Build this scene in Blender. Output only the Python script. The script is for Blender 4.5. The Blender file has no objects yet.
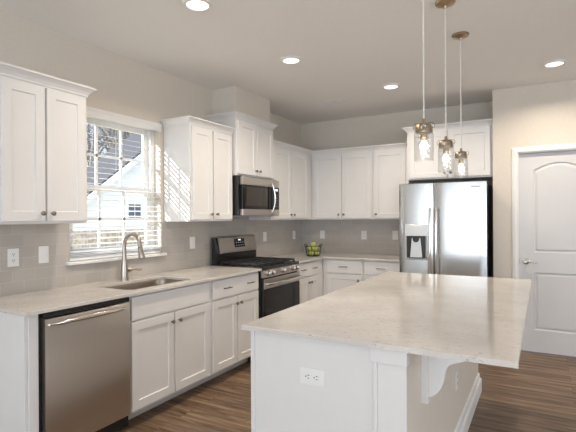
import bpy, bmesh, math, random
from mathutils import Vector, Matrix
PI = math.pi
C = bpy.context.scene.collection
random.seed(7)

# ------------------------------------------------------------------ camera, light, exposure
cam = bpy.data.cameras.new('camera'); cam_o = bpy.data.objects.new('camera', cam); C.objects.link(cam_o)
cam_o.location = (3.003, 0.0, 1.402)
cam_o.rotation_mode = 'QUATERNION'
cam_o.rotation_quaternion = (Matrix.Rotation(0.512, 3, 'Z') @ Matrix.Rotation(PI / 2, 3, 'X') @ Matrix.Rotation(-0.006, 3, 'Z')).to_quaternion()
cam.sensor_width = 36; cam.sensor_fit = 'HORIZONTAL'
cam.lens = 451.9 / 576 * 36
cam.shift_y = (217.57 - 216) / 576
cam.clip_start = 0.05
bpy.context.scene.camera = cam_o
vs = bpy.context.scene.view_settings
vs.view_transform = 'Standard'; vs.look = 'None'; vs.gamma = 1; vs.use_curve_mapping = False
vs.exposure = 1.2

world = bpy.data.worlds.new('world'); bpy.context.scene.world = world; world.use_nodes = True
bg = world.node_tree.nodes['Background']
bg.inputs[1].default_value = 1.0
_n, _l = world.node_tree.nodes, world.node_tree.links
_tc = _n.new('ShaderNodeTexCoord'); _se = _n.new('ShaderNodeSeparateXYZ'); _rp = _n.new('ShaderNodeValToRGB')
_l.new(_tc.outputs['Generated'], _se.inputs[0]); _l.new(_se.outputs[2], _rp.inputs[0]); _l.new(_rp.outputs[0], bg.inputs[0])
_e = _rp.color_ramp.elements; _e[0].position = 0.3; _e[0].color = (0.34, 0.42, 0.56, 1); _e[1].position = 0.6; _e[1].color = (0.85, 0.93, 1.05, 1)   # pale winter sky, brighter high up

def area_light(name, loc, rot, sx, sy, energy, color, shape='RECTANGLE', parent=None, spread=None):
    l = bpy.data.lights.new(name, 'AREA'); l.shape = shape; l.size = sx
    if shape == 'RECTANGLE': l.size_y = sy
    l.energy = energy; l.color = color
    if spread: l.spread = spread
    o = bpy.data.objects.new(name, l); C.objects.link(o); o.location = loc; o.rotation_euler = rot
    if parent: o.parent = parent
    return o
sun = bpy.data.lights.new('sun', 'SUN'); sun.energy = 4.5; sun.angle = math.radians(0.5); sun.color = (1, 0.96, 0.9)
sun_o = bpy.data.objects.new('sun', sun); C.objects.link(sun_o)
sun_o.rotation_mode = 'QUATERNION'
sun_o.rotation_quaternion = Vector((1, 1.9, -0.92)).to_track_quat('-Z', 'Y')
# daylight in the openings of the rear wall and the right wall, behind and beside the photographer
area_light('daylight_rear', (1.72, -3.30, 1.30), (PI / 2 + 0.4, 0, 0), 2.9, 2.1, 30, (0.84, 0.92, 1.0))
area_light('daylight_rear', (5.05, -3.30, 1.30), (PI / 2 + 0.4, 0, 0), 2.9, 2.1, 30, (0.84, 0.92, 1.0))
area_light('daylight_right', (6.92, 1.2, 1.45), (0, PI / 2, 0), 1.6, 2.6, 22, (0.95, 0.97, 1.0))

# ------------------------------------------------------------------ materials
def mat(name, col, rough=0.5, metal=0.0, spec=0.5, **k):
    m = bpy.data.materials.new(name); m.use_nodes = True
    b = m.node_tree.nodes['Principled BSDF']
    b.inputs['Base Color'].default_value = (*col, 1); b.inputs['Roughness'].default_value = rough
    b.inputs['Metallic'].default_value = metal; b.inputs['Specular IOR Level'].default_value = spec
    if 'emit' in k:
        b.inputs['Emission Color'].default_value = (*k['emit'], 1); b.inputs['Emission Strength'].default_value = k['es']
    return m
def nt(m):
    t = m.node_tree; return t, t.nodes, t.links, t.nodes['Principled BSDF']
def noise_col(m, scale, c1, c2, lo=0.4, hi=0.6, bump=0.0, mapscale=None, detail=4, coord='Object', rough=None):
    t, N, L, b = nt(m)
    tc = N.new('ShaderNodeTexCoord'); mp = N.new('ShaderNodeMapping'); L.new(tc.outputs[coord], mp.inputs[0])
    if mapscale: mp.inputs['Scale'].default_value = mapscale
    n = N.new('ShaderNodeTexNoise'); n.inputs['Scale'].default_value = scale; n.inputs['Detail'].default_value = detail
    L.new(mp.outputs[0], n.inputs[0])
    r = N.new('ShaderNodeValToRGB'); r.color_ramp.elements[0].position = lo; r.color_ramp.elements[1].position = hi
    r.color_ramp.elements[0].color = (*c1, 1); r.color_ramp.elements[1].color = (*c2, 1)
    L.new(n.outputs[0], r.inputs[0]); L.new(r.outputs[0], b.inputs['Base Color'])
    if bump:
        bp = N.new('ShaderNodeBump'); bp.inputs['Strength'].default_value = bump; bp.inputs['Distance'].default_value = 0.002
        L.new(n.outputs[0], bp.inputs['Height']); L.new(bp.outputs[0], b.inputs['Normal'])
    return m

M = {}
M['wall'] = noise_col(mat('wall_paint', (0.55, 0.49, 0.41), 0.85), 60, (0.685, 0.625, 0.545), (0.705, 0.645, 0.565), bump=0.05)
M['ceiling'] = noise_col(mat('ceiling_paint', (0.76, 0.73, 0.68), 0.9), 80, (0.87, 0.85, 0.815), (0.89, 0.87, 0.835), bump=0.1)
M['white'] = noise_col(mat('cabinet_white', (0.80, 0.775, 0.75), 0.38), 8, (0.745, 0.728, 0.71), (0.755, 0.738, 0.72))
M['trim'] = noise_col(mat('trim_white', (0.82, 0.81, 0.79), 0.4), 8, (0.81, 0.80, 0.78), (0.83, 0.82, 0.80))
M['door'] = noise_col(mat('door_white', (0.74, 0.73, 0.73), 0.4), 6, (0.655, 0.645, 0.645), (0.665, 0.655, 0.655))
M['steel'] = mat('brushed_steel', (0.54, 0.495, 0.45), 0.30, 1.0)
M['fridgesteel'] = mat('fridge_steel', (0.53, 0.53, 0.525), 0.22, 1.0)
for k, ra, rb in (('steel', 0.27, 0.33), ('fridgesteel', 0.19, 0.24)):
    t, N, L, b = nt(M[k])
    tc = N.new('ShaderNodeTexCoord'); mp = N.new('ShaderNodeMapping'); mp.inputs['Scale'].default_value = (3, 3, 2500)
    n = N.new('ShaderNodeTexNoise'); n.inputs['Scale'].default_value = 1.0; n.inputs['Detail'].default_value = 2
    L.new(tc.outputs['Object'], mp.inputs[0]); L.new(mp.outputs[0], n.inputs[0])
    r = N.new('ShaderNodeMapRange'); r.inputs[3].default_value = ra; r.inputs[4].default_value = rb
    L.new(n.outputs[0], r.inputs[0]); L.new(r.outputs[0], b.inputs['Roughness'])
    b.inputs['Anisotropic'].default_value = 0.4
M['chrome'] = mat('polished_steel', (0.75, 0.72, 0.68), 0.12, 1.0)
M['nickel'] = mat('brushed_nickel', (0.44, 0.39, 0.34), 0.28, 1.0)
M['bronze'] = mat('dark_nickel', (0.30, 0.27, 0.24), 0.3, 1.0)
M['brass'] = mat('aged_brass', (0.42, 0.32, 0.20), 0.3, 1.0)
M['black'] = mat('black_enamel', (0.012, 0.012, 0.013), 0.25)
M['iron'] = mat('cast_iron', (0.02, 0.02, 0.022), 0.5)
M['blackglass'] = mat('black_glass', (0.012, 0.010, 0.009), 0.08, 0, 0.3)
M['plastic'] = mat('white_plastic', (0.82, 0.81, 0.79), 0.35)
M['slot'] = mat('dark_slot', (0.03, 0.03, 0.03), 0.6)
M['greyplastic'] = mat('grey_plastic', (0.45, 0.45, 0.46), 0.35)
M['slat'] = mat('blind_white', (0.86, 0.87, 0.88), 0.45)
b = nt(M['slat'])[3]
M['cord'] = mat('clear_cord', (0.80, 0.77, 0.72), 0.3)
M['darkbutton'] = mat('dark_button', (0.06, 0.06, 0.065), 0.3)
M['display'] = mat('display_digits', (0.2, 0.2, 0.2), 0.3, emit=(0.7, 0.85, 0.8), es=0.5)
M['knob'] = mat('range_knob', (0.72, 0.69, 0.65), 0.2, 1.0)
M['lens'] = mat('lamp_lens', (1, 0.95, 0.9), 0.5, emit=(1.0, 0.90, 0.76), es=0.9)
M['bulb'] = mat('lamp_bulb', (1, 0.95, 0.9), 0.5, emit=(1.0, 0.84, 0.64), es=6.0)
M['apple'] = noise_col(mat('apple_green', (0.35, 0.45, 0.06), 0.3), 30, (0.40, 0.46, 0.07), (0.58, 0.62, 0.20), 0.3, 0.7)
M['stem'] = mat('stem_brown', (0.1, 0.06, 0.03), 0.8)
M['siding'] = mat('white_siding', (0.88, 0.89, 0.90), 0.7)
M['stone'] = noise_col(mat('tan_foundation', (0.5, 0.4, 0.3), 0.9), 9, (0.42, 0.34, 0.26), (0.66, 0.58, 0.48), bump=0.3)
M['roof'] = mat('roof_shingle', (0.09, 0.09, 0.10), 0.95, 0, 0.1)
M['bark'] = noise_col(mat('bark', (0.1, 0.09, 0.09), 0.9), 20, (0.16, 0.15, 0.15), (0.30, 0.28, 0.28))
M['ground'] = noise_col(mat('dry_grass', (0.4, 0.35, 0.2), 0.95), 3, (0.34, 0.30, 0.18), (0.5, 0.44, 0.28))

# glass (thin): transparent with a fresnel gloss
def thin_glass(name, tint, base_gloss=0.04, bump=0.0, scale=60, rough=0.02):
    m = bpy.data.materials.new(name); m.use_nodes = True
    N, L = m.node_tree.nodes, m.node_tree.links; N.clear()
    o = N.new('ShaderNodeOutputMaterial'); mx = N.new('ShaderNodeMixShader')
    tr = N.new('ShaderNodeBsdfTransparent'); tr.inputs[0].default_value = (*tint, 1)
    gl = N.new('ShaderNodeBsdfGlossy'); gl.inputs['Roughness'].default_value = rough
    lw = N.new('ShaderNodeLayerWeight'); lw.inputs[0].default_value = 0.5
    pw = N.new('ShaderNodeMath'); pw.operation = 'POWER'; pw.inputs[1].default_value = 4.0; L.new(lw.outputs['Facing'], pw.inputs[0])
    fr = N.new('ShaderNodeMath'); fr.operation = 'MULTIPLY'; fr.inputs[1].default_value = 0.6; L.new(pw.outputs[0], fr.inputs[0])
    ad = N.new('ShaderNodeMath'); ad.operation = 'ADD'; ad.inputs[1].default_value = base_gloss; ad.use_clamp = True
    L.new(fr.outputs[0], ad.inputs[0]); L.new(ad.outputs[0], mx.inputs[0])
    L.new(tr.outputs[0], mx.inputs[1]); L.new(gl.outputs[0], mx.inputs[2]); L.new(mx.outputs[0], o.inputs[0])
    if bump:
        tc = N.new('ShaderNodeTexCoord'); v = N.new('ShaderNodeTexVoronoi'); v.inputs['Scale'].default_value = scale
        bp = N.new('ShaderNodeBump'); bp.inputs['Strength'].default_value = bump; bp.inputs['Distance'].default_value = 0.003
        L.new(tc.outputs['Object'], v.inputs[0]); L.new(v.outputs[0], bp.inputs['Height'])
        L.new(bp.outputs[0], gl.inputs['Normal']); L.new(bp.outputs[0], lw.inputs['Normal'])
    return m
M['pane'] = thin_glass('window_glass', (0.97, 0.985, 0.99), 0.0)
M['jar'] = thin_glass('jar_glass', (0.90, 0.90, 0.89), 0.16, 1.0, 50, 0.04)

# quartz: pale with small warm flecks and faint short veins
def quartz():
    m = mat('quartz', (0.66, 0.62, 0.56), 0.10, 0, 0.5)
    t, N, L, b = nt(m)
    tc = N.new('ShaderNodeTexCoord')
    def nz(scale, ms, detail, lo, hi, rough=0.5, dist=0.0):
        mp = N.new('ShaderNodeMapping'); mp.inputs['Scale'].default_value = ms; mp.inputs['Rotation'].default_value = (0, 0, 0.15)
        n = N.new('ShaderNodeTexNoise'); n.inputs['Scale'].default_value = scale; n.inputs['Detail'].default_value = detail
        n.inputs['Roughness'].default_value = rough; n.inputs['Distortion'].default_value = dist
        r = N.new('ShaderNodeMapRange'); r.inputs[1].default_value = lo; r.inputs[2].default_value = hi
        L.new(tc.outputs['Object'], mp.inputs[0]); L.new(mp.outputs[0], n.inputs[0]); L.new(n.outputs[0], r.inputs[0]); return r
    a = nz(75, (0.6, 1.5, 1), 3, 0.60, 0.70, 0.6, 0.4)
    c = nz(5, (1, 1, 1), 4, 0.35, 0.65)
    d = nz(140, (1, 1, 1), 2, 0.58, 0.72)
    m1 = N.new('ShaderNodeMix'); m1.data_type = 'RGBA'; m1.inputs[6].default_value = (0.60, 0.56, 0.52, 1); m1.inputs[7].default_value = (0.66, 0.625, 0.585, 1)
    L.new(c.outputs[0], m1.inputs[0])
    m2 = N.new('ShaderNodeMix'); m2.data_type = 'RGBA'; m2.inputs[7].default_value = (0.40, 0.35, 0.31, 1)
    L.new(a.outputs[0], m2.inputs[0]); L.new(m1.outputs[2], m2.inputs[6])
    m3 = N.new('ShaderNodeMix'); m3.data_type = 'RGBA'; m3.inputs[7].default_value = (0.50, 0.45, 0.40, 1)
    sc = N.new('ShaderNodeMath'); sc.operation = 'MULTIPLY'; sc.inputs[1].default_value = 0.5
    L.new(d.outputs[0], sc.inputs[0]); L.new(sc.outputs[0], m3.inputs[0]); L.new(m2.outputs[2], m3.inputs[6])
    L.new(m3.outputs[2], b.inputs['Base Color'])
    return m
M['quartz'] = quartz()

# subway tile, running bond; axis: 'x' for a wall along x, 'y' for a wall along y
def tile(name, axis):
    m = mat(name, (0.45, 0.42, 0.39), 0.13, 0, 0.55)
    t, N, L, b = nt(m)
    tc = N.new('ShaderNodeTexCoord'); se = N.new('ShaderNodeSeparateXYZ'); co = N.new('ShaderNodeCombineXYZ')
    L.new(tc.outputs['Object'], se.inputs[0]); L.new(se.outputs[0 if axis == 'x' else 1], co.inputs[0]); L.new(se.outputs[2], co.inputs[1])
    br = N.new('ShaderNodeTexBrick'); br.offset = 0.5; br.inputs['Scale'].default_value = 1
    br.inputs['Brick Width'].default_value = 0.1525; br.inputs['Row Height'].default_value = 0.0765
    br.inputs['Mortar Size'].default_value = 0.0018; br.inputs['Mortar Smooth'].default_value = 0.2; br.inputs['Bias'].default_value = 0
    br.inputs['Color1'].default_value = (0.455, 0.42, 0.38, 1); br.inputs['Color2'].default_value = (0.50, 0.465, 0.425, 1)
    br.inputs['Mortar'].default_value = (0.55, 0.52, 0.48, 1)
    L.new(co.outputs[0], br.inputs[0]); L.new(br.outputs[0], b.inputs['Base Color'])
    bp = N.new('ShaderNodeBump'); bp.invert = True; bp.inputs['Strength'].default_value = 0.5; bp.inputs['Distance'].default_value = 0.002
    L.new(br.outputs[1], bp.inputs['Height'])
    n = N.new('ShaderNodeTexNoise'); n.inputs['Scale'].default_value = 9; L.new(co.outputs[0], n.inputs[0])
    b2 = N.new('ShaderNodeBump'); b2.inputs['Strength'].default_value = 0.15; b2.inputs['Distance'].default_value = 0.004
    L.new(n.outputs[0], b2.inputs['Height']); L.new(bp.outputs[0], b2.inputs['Normal']); L.new(b2.outputs[0], b.inputs['Normal'])
    return m
M['tile_y'] = tile('subway_tile_left', 'y'); M['tile_x'] = tile('subway_tile_back', 'x')

def planks():
    m = mat('oak_vinyl_plank', (0.2, 0.12, 0.07), 0.42, 0, 0.4)
    t, N, L, b = nt(m)
    tc = N.new('ShaderNodeTexCoord')
    br = N.new('ShaderNodeTexBrick'); br.offset = 0.37; br.inputs['Scale'].default_value = 1
    br.inputs['Brick Width'].default_value = 1.22; br.inputs['Row Height'].default_value = 0.15
    br.inputs['Mortar Size'].default_value = 0.0012; br.inputs['Bias'].default_value = 0
    br.inputs['Color1'].default_value = (0.0, 0, 0, 1); br.inputs['Color2'].default_value = (1, 1, 1, 1); br.inputs['Mortar'].default_value = (0, 0, 0, 1)
    L.new(tc.outputs['Object'], br.inputs[0])
    mp = N.new('ShaderNodeMapping'); mp.inputs['Scale'].default_value = (1.2, 16, 1); L.new(tc.outputs['Object'], mp.inputs[0])
    ad = N.new('ShaderNodeVectorMath'); ad.operation = 'ADD'; L.new(mp.outputs[0], ad.inputs[0])
    sc = N.new('ShaderNodeVectorMath'); sc.operation = 'SCALE'; sc.inputs['Scale'].default_value = 7.0
    L.new(br.outputs[0], sc.inputs[0]); L.new(sc.outputs[0], ad.inputs[1])
    n = N.new('ShaderNodeTexNoise'); n.inputs['Scale'].default_value = 1.6; n.inputs['Detail'].default_value = 8; n.inputs['Roughness'].default_value = 0.65; n.inputs['Distortion'].default_value = 0.6
    L.new(ad.outputs[0], n.inputs[0])
    r = N.new('ShaderNodeValToRGB'); e = r.color_ramp.elements
    e[0].position = 0.32; e[0].color = (0.060, 0.034, 0.018, 1); e[1].position = 0.72; e[1].color = (0.36, 0.255, 0.17, 1)
    k = e.new(0.5); k.color = (0.185, 0.115, 0.068, 1)
    L.new(n.outputs[0], r.inputs[0])
    mx = N.new('ShaderNodeMix'); mx.data_type = 'RGBA'; mx.blend_type = 'MULTIPLY'; mx.inputs[0].default_value = 0.5
    r2 = N.new('ShaderNodeMapRange'); r2.inputs[3].default_value = 0.6; r2.inputs[4].default_value = 1.25
    L.new(br.outputs[0], r2.inputs[0]); L.new(r.outputs[0], mx.inputs[6]); L.new(r2.outputs[0], mx.inputs[7])
    m3 = N.new('ShaderNodeMix'); m3.data_type = 'RGBA'; m3.inputs[7].default_value = (0.03, 0.018, 0.01, 1)
    L.new(br.outputs[1], m3.inputs[0]); L.new(mx.outputs[2], m3.inputs[6]); L.new(m3.outputs[2], b.inputs['Base Color'])
    bp = N.new('ShaderNodeBump'); bp.inputs['Strength'].default_value = 0.15; bp.inputs['Distance'].default_value = 0.002
    L.new(n.outputs[0], bp.inputs['Height']); L.new(bp.outputs[0], b.inputs['Normal'])
    return m
M['floor'] = planks()

# ------------------------------------------------------------------ mesh helpers
def obj(name, bm, m, parent=None, smooth=False, loc=None, rotz=0):
    bmesh.ops.recalc_face_normals(bm, faces=bm.faces[:])
    me = bpy.data.meshes.new(name); bm.to_mesh(me); bm.free()
    if smooth:
        for p in me.polygons: p.use_smooth = True
        try: me.set_sharp_from_angle(angle=math.radians(40))
        except Exception: pass
    me.materials.append(M[m] if isinstance(m, str) else m)
    o = bpy.data.objects.new(name, me); C.objects.link(o)
    if parent: o.parent = parent
    if loc: o.location = loc
    if rotz: o.rotation_euler = (0, 0, rotz)
    return o
def thing(name, label, cat, loc=(0, 0, 0), rotz=0, group=None):
    o = bpy.data.objects.new(name, None); C.objects.link(o); o.empty_display_size = 0.1
    o.location = loc; o.rotation_euler = (0, 0, rotz); o['label'] = label; o['category'] = cat
    if group: o['group'] = group
    return o
def tag(o, label, cat, group=None):
    o['label'] = label; o['category'] = cat
    if group: o['group'] = group
    return o
def struct(name, bm, m, parent=None, smooth=False):
    o = obj(name, bm, m, parent, smooth)
    if not parent: o['kind'] = 'structure'
    return o
def struct_empty(name, loc=(0, 0, 0), rotz=0):
    o = bpy.data.objects.new(name, None); C.objects.link(o); o.location = loc; o.rotation_euler = (0, 0, rotz)
    o['kind'] = 'structure'; return o
def NB(): return bmesh.new()
def box(bm, x0, x1, y0, y1, z0, z1, bev=0.0, seg=2):
    g = bmesh.ops.create_cube(bm, size=1)
    vs_ = g['verts']
    for v in vs_:
        v.co = Vector((x0 + (v.co.x + .5) * (x1 - x0), y0 + (v.co.y + .5) * (y1 - y0), z0 + (v.co.z + .5) * (z1 - z0)))
    if bev:
        es = list({e for v in vs_ for e in v.link_edges})
        bmesh.ops.bevel(bm, geom=es, offset=bev, segments=seg, affect='EDGES', profile=0.5)
    return bm
def bx(x0, x1, y0, y1, z0, z1, bev=0.0, seg=2): return box(NB(), x0, x1, y0, y1, z0, z1, bev, seg)
def lathe(bm, prof, c=(0, 0, 0), axis='z', n=24, caps=True):
    """prof: list of (radius, height along axis)"""
    rings = []
    for r, h in prof:
        ring = []
        for i in range(n):
            a = 2 * PI * i / n; p = (r * math.cos(a), r * math.sin(a), h)
            if axis == 'x': p = (p[2], p[0], p[1])
            elif axis == 'y': p = (p[0], p[2], p[1])
            elif axis == '-y': p = (p[0], -p[2], p[1])
            ring.append(bm.verts.new((p[0] + c[0], p[1] + c[1], p[2] + c[2])))
        rings.append(ring)
    for a, b_ in zip(rings, rings[1:]):
        for i in range(n): bm.faces.new((a[i], a[(i + 1) % n], b_[(i + 1) % n], b_[i]))
    if caps:
        bm.faces.new(rings[0]); bm.faces.new(rings[-1])
    return bm
def tube(bm, pts, r, n=12, rad=None, caps=True):
    """tube through pts; rad optional list of radii; (rx, ry) allowed"""
    pts = [Vector(p) for p in pts]; rings = []
    up = None
    for i, p in enumerate(pts):
        d = (pts[min(i + 1, len(pts) - 1)] - pts[max(i - 1, 0)]).normalized()
        if up is None:
            up = Vector((0, 0, 1)) if abs(d.z) < 0.9 else Vector((1, 0, 0))
        s = d.cross(up).normalized(); up = s.cross(d).normalized()
        rr = rad[i] if rad else r
        ra, rb = rr if isinstance(rr, tuple) else (rr, rr)
        rings.append([bm.verts.new(p + s * (ra * math.cos(2 * PI * k / n)) + up * (rb * math.sin(2 * PI * k / n))) for k in range(n)])
    for a, b_ in zip(rings, rings[1:]):
        for k in range(n): bm.faces.new((a[k], a[(k + 1) % n], b_[(k + 1) % n], b_[k]))
    if caps: bm.faces.new(rings[0]); bm.faces.new(rings[-1])
    return bm
def slab(bm, outer, z0, z1, holes=(), bev=0.0):
    """horizontal slab from plan polygons"""
    def loop(pts, z):
        v = [bm.verts.new((p[0], p[1], z)) for p in pts]
        return v, [bm.edges.new((v[i], v[(i + 1) % len(v)])) for i in range(len(v))]
    tops = []; e_all = []
    for pts in [outer] + list(holes):
        v, e = loop(pts, z1); tops.append(v); e_all += e
    r = bmesh.ops.triangle_fill(bm, edges=e_all, use_beauty=True)
    faces = [f for f in r['geom'] if isinstance(f, bmesh.types.BMFace)]
    ex = bmesh.ops.extrude_face_region(bm, geom=faces)
    for v in [g for g in ex['geom'] if isinstance(g, bmesh.types.BMVert)]: v.co.z = z0
    bmesh.ops.recalc_face_normals(bm, faces=bm.faces[:])
    if bev:
        es = [e for e in bm.edges if len(e.link_faces) == 2 and e.calc_face_angle(0) > 0.8 and abs(e.verts[0].co.z - e.verts[1].co.z) < 1e-5 and e.verts[0].co.z > z1 - 1e-4]
        bmesh.ops.bevel(bm, geom=es, offset=bev, segments=2, affect='EDGES', profile=0.5)
    return bm
def rrect(x0, x1, y0, y1, r, n=6):
    out = []
    for cx, cy, a0 in ((x1 - r, y1 - r, 0), (x0 + r, y1 - r, PI / 2), (x0 + r, y0 + r, PI), (x1 - r, y0 + r, 1.5 * PI)):
        for i in range(n + 1):
            a = a0 + PI / 2 * i / n; out.append((cx + r * math.cos(a), cy + r * math.sin(a)))
    return out
def prism(bm, pts, axis, a0, a1):
    """extrude a polygon; axis 'y': pts are (x,z); axis 'x': pts are (y,z)"""
    def mk(a, p): return (p[0], a, p[1]) if axis == 'y' else (a, p[0], p[1])
    A = [bm.verts.new(mk(a0, p)) for p in pts]; B = [bm.verts.new(mk(a1, p)) for p in pts]
    bm.faces.new(A); bm.faces.new(B)
    for i in range(len(pts)): bm.faces.new((A[i], A[(i + 1) % len(pts)], B[(i + 1) % len(pts)], B[i]))
    return bm
def sweep(bm, path, prof):
    """path: plan polyline; prof: closed loop of (out, z); out is to the right of the direction of travel"""
    P_ = [Vector(p) for p in path]; rings = []
    for i, p in enumerate(P_):
        ns = []
        if i > 0: d = (p - P_[i - 1]).normalized(); ns.append(Vector((d.y, -d.x)))
        if i < len(P_) - 1: d = (P_[i + 1] - p).normalized(); ns.append(Vector((d.y, -d.x)))
        if len(ns) == 2:
            m_ = (ns[0] + ns[1]); m_ = m_ / (m_.length_squared / 2) if m_.length > 1e-6 else ns[0]
        else: m_ = ns[0]
        rings.append([bm.verts.new((p.x + m_.x * o_, p.y + m_.y * o_, z)) for o_, z in prof])
    n = len(prof)
    for a, b_ in zip(rings, rings[1:]):
        for k in range(n): bm.faces.new((a[k], a[(k + 1) % n], b_[(k + 1) % n], b_[k]))
    bm.faces.new(rings[0]); bm.faces.new(rings[-1])
    return bm

# cabinet fronts are built facing local -Y, width along local X; front face of the frame at y=0
def shaker(x0, x1, z0, z1, t=0.02, w=0.058, rec=0.008, slope=0.005):
    bm = NB()
    def ring(a, y): return [bm.verts.new(p) for p in ((x0 + a, y, z0 + a), (x1 - a, y, z0 + a), (x1 - a, y, z1 - a), (x0 + a, y, z1 - a))]
    bk = ring(0, 0); s = ring(0, -t + 0.002); f = ring(0.002, -t); i = ring(w, -t); j = ring(w + slope * 0.35, -t + rec * 0.5); k = ring(w + slope, -t + rec)
    for a, b_ in ((bk, s), (s, f), (f, i), (i, j), (j, k)):
        for q in range(4): bm.faces.new((a[q], a[(q + 1) % 4], b_[(q + 1) % 4], b_[q]))
    bm.faces.new(k); bm.faces.new(bk)
    return bm
def knob(parent, x, z, y=-0.02):
    o = obj('knob', lathe(NB(), [(0.0055, 0), (0.005, 0.008), (0.006, 0.013), (0.0125, 0.017), (0.0150, 0.021), (0.0145, 0.026), (0.010, 0.030), (0.003, 0.0315)], (x, y, z), '-y', 16), 'bronze', parent, True)
    return o
def pull(parent, x, z, y=-0.02, L_=0.10):
    bm = NB(); h = L_ / 2
    tube(bm, [(x - h * 1.15, y - 0.024, z), (x - h, y - 0.026, z), (x - h * 0.6, y - 0.030, z), (x, y - 0.031, z), (x + h * 0.6, y - 0.030, z), (x + h, y - 0.026, z), (x + h * 1.15, y - 0.024, z)], 0.005, 10, [0.0035, 0.005, 0.0055, 0.005, 0.0055, 0.005, 0.0035])
    for s in (-1, 1): tube(bm, [(x + s * h * 0.75, y, z), (x + s * h * 0.75, y - 0.028, z)], 0.0045, 8)
    return obj('pull', bm, 'bronze', parent, True)
CROWN = [(0.0, 0.0), (0.006, 0.0), (0.008, 0.012), (0.020, 0.030), (0.034, 0.044), (0.040, 0.050), (0.046, 0.050), (0.046, 0.062), (0.0, 0.062)]
def crown(parent, path, z):
    o = obj('crown_moulding', sweep(NB(), path, [(a + 0.0, b_ + z) for a, b_ in CROWN]), 'white', parent); return o
def upper(label, loc, rotz, W, D, z0, z1, doors, knobs, ends=(True, True), cz=None):
    """doors: list of (x0,x1); knobs: x offsets; z1: body top; crown sits at cz"""
    t = thing('upper_cabinet', label, 'cabinet', loc, rotz, None)
    D = D - 0.004
    bm = NB(); box(bm, 0, W, 0, D, z0, z1, 0.0015, 1)
    obj('body', bm, 'white', t)
    for (a, b_), kx in zip(doors, knobs):
        d = obj('door', shaker(a, b_, z0 + 0.016, z1 - 0.03), 'white', t)
        knob(d, kx, z0 + 0.065)
    cz = z1 - 0.018 if cz is None else cz
    path = []
    if ends[0]: path += [(0, D)]
    path += [(0, 0), (W, 0)]
    if ends[1]: path += [(W, D)]
    crown(t, path, cz)
    return t
def base(label, loc, rotz, W, drawers, doors, D=0.60, toe=0.125, name='base_cabinet', hollow=False):
    """drawers: (x0,x1,[pull xs]); doors: (x0,x1,knob x)"""
    t = thing(name, label, 'cabinet', loc, rotz)
    bm = NB()
    if hollow:
        for a in ((0, W, 0, 0.018, 0.10, 0.894), (0, 0.018, 0.018, D, 0.10, 0.894), (W - 0.018, W, 0.018, D, 0.10, 0.894), (0.018, W - 0.018, 0.018, D, 0.10, 0.118)): box(bm, *a)
    else: box(bm, 0, W, 0, D, 0.10, 0.894, 0.001, 1)
    obj('body', bm, 'white', t)
    obj('toe_kick', bx(0, W, toe, D, 0.0, 0.0995), 'white', t)
    for a, b_, px in drawers:
        d = obj('drawer', bx(a, b_, -0.02, 0, 0.722, 0.878, 0.003), 'white', t)
        for p in px: pull(d, p, 0.803)
    for a, b_, kx in doors:
        d = obj('door', shaker(a, b_, 0.118, 0.708), 'white', t)
        knob(d, kx, 0.646)
    return t

# ------------------------------------------------------------------ the room
H = 2.74; YB = 5.747; YD = 5.24; XC = 2.552; XR = 7.0; YR = -3.5
struct('floor', bx(-0.12, XR + 0.12, YR - 0.12, YB + 0.12, -0.1, 0), 'floor')
struct('ceiling', bx(-0.12, XR + 0.12, YR - 0.12, YB + 0.12, H, H + 0.1), 'ceiling')
WY0, WY1, WZ0, WZ1 = 2.085, 2.995, 1.09, 2.245
bm = NB()
box(bm, -0.15, 0, YR - 0.12, WY0, 0, H); box(bm, -0.15, 0, WY1, YB + 0.12, 0, H)
box(bm, -0.15, 0, WY0, WY1, 0, WZ0); box(bm, -0.15, 0, WY0, WY1, WZ1, H)
struct('wall_left', bm, 'wall')
struct('wall_back', bx(0, XC, YB, YB + 0.12, 0, H), 'wall')
DX0, DX1, DZ = 2.79, 3.512, 2.055
bm = NB()
box(bm, XC, DX0, YD, YD + 0.12, 0, H); box(bm, DX1, XR, YD, YD + 0.12, 0, H); box(bm, DX0, DX1, YD, YD + 0.12, DZ, H)
box(bm, XC, XC + 0.1, YD + 0.12, YB + 0.12, 0, H)
struct('wall_door', bm, 'wall')
def wall_with_windows(name, fixed, wins, a0, a1, axis):
    bm = NB()
    def bb(p0, p1, z0, z1):
        if axis == 'x': box(bm, p0, p1, fixed[0], fixed[1], z0, z1)
        else: box(bm, fixed[0], fixed[1], p0, p1, z0, z1)
    cur = a0
    for (w0, w1, z0, z1) in wins:
        bb(cur, w0, 0, H); bb(w0, w1, 0, z0); bb(w0, w1, z1, H); cur = w1
    bb(cur, a1, 0, H)
    return struct(name, bm, 'wall')
wall_with_windows('wall_rear', (YR - 0.12, YR), [(0.25, 3.2, 0.1, 2.4), (3.55, 6.5, 0.1, 2.4)], -0.12, XR + 0.12, 'x')
wall_with_windows('wall_right', (XR, XR + 0.12), [(-0.1, 2.5, 0.65, 2.25)], YR, YB + 0.12, 'y')

struct('wall_chase', bx(0, 0.30, 3.742, 4.405, 2.4105, H), 'wall')
bm = NB(); box(bm, 0, 0.008, 1.385, WY0 + 0.0, 0.914, 1.372); box(bm, 0, 0.008, WY0, WY1, 0.914, 1.066); box(bm, 0, 0.008, WY1, YB, 0.914, 1.372)
box(bm, 0, 0.008, 1.985, WY0, 1.372, 1.40); box(bm, 0, 0.008, 3.645, 4.40, 1.372, 1.44)
struct('backsplash_left', bm, 'tile_y')
struct('backsplash_back', bx(0.008, 1.63, YB - 0.008, YB, 0.914, 1.372), 'tile_x')

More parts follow.
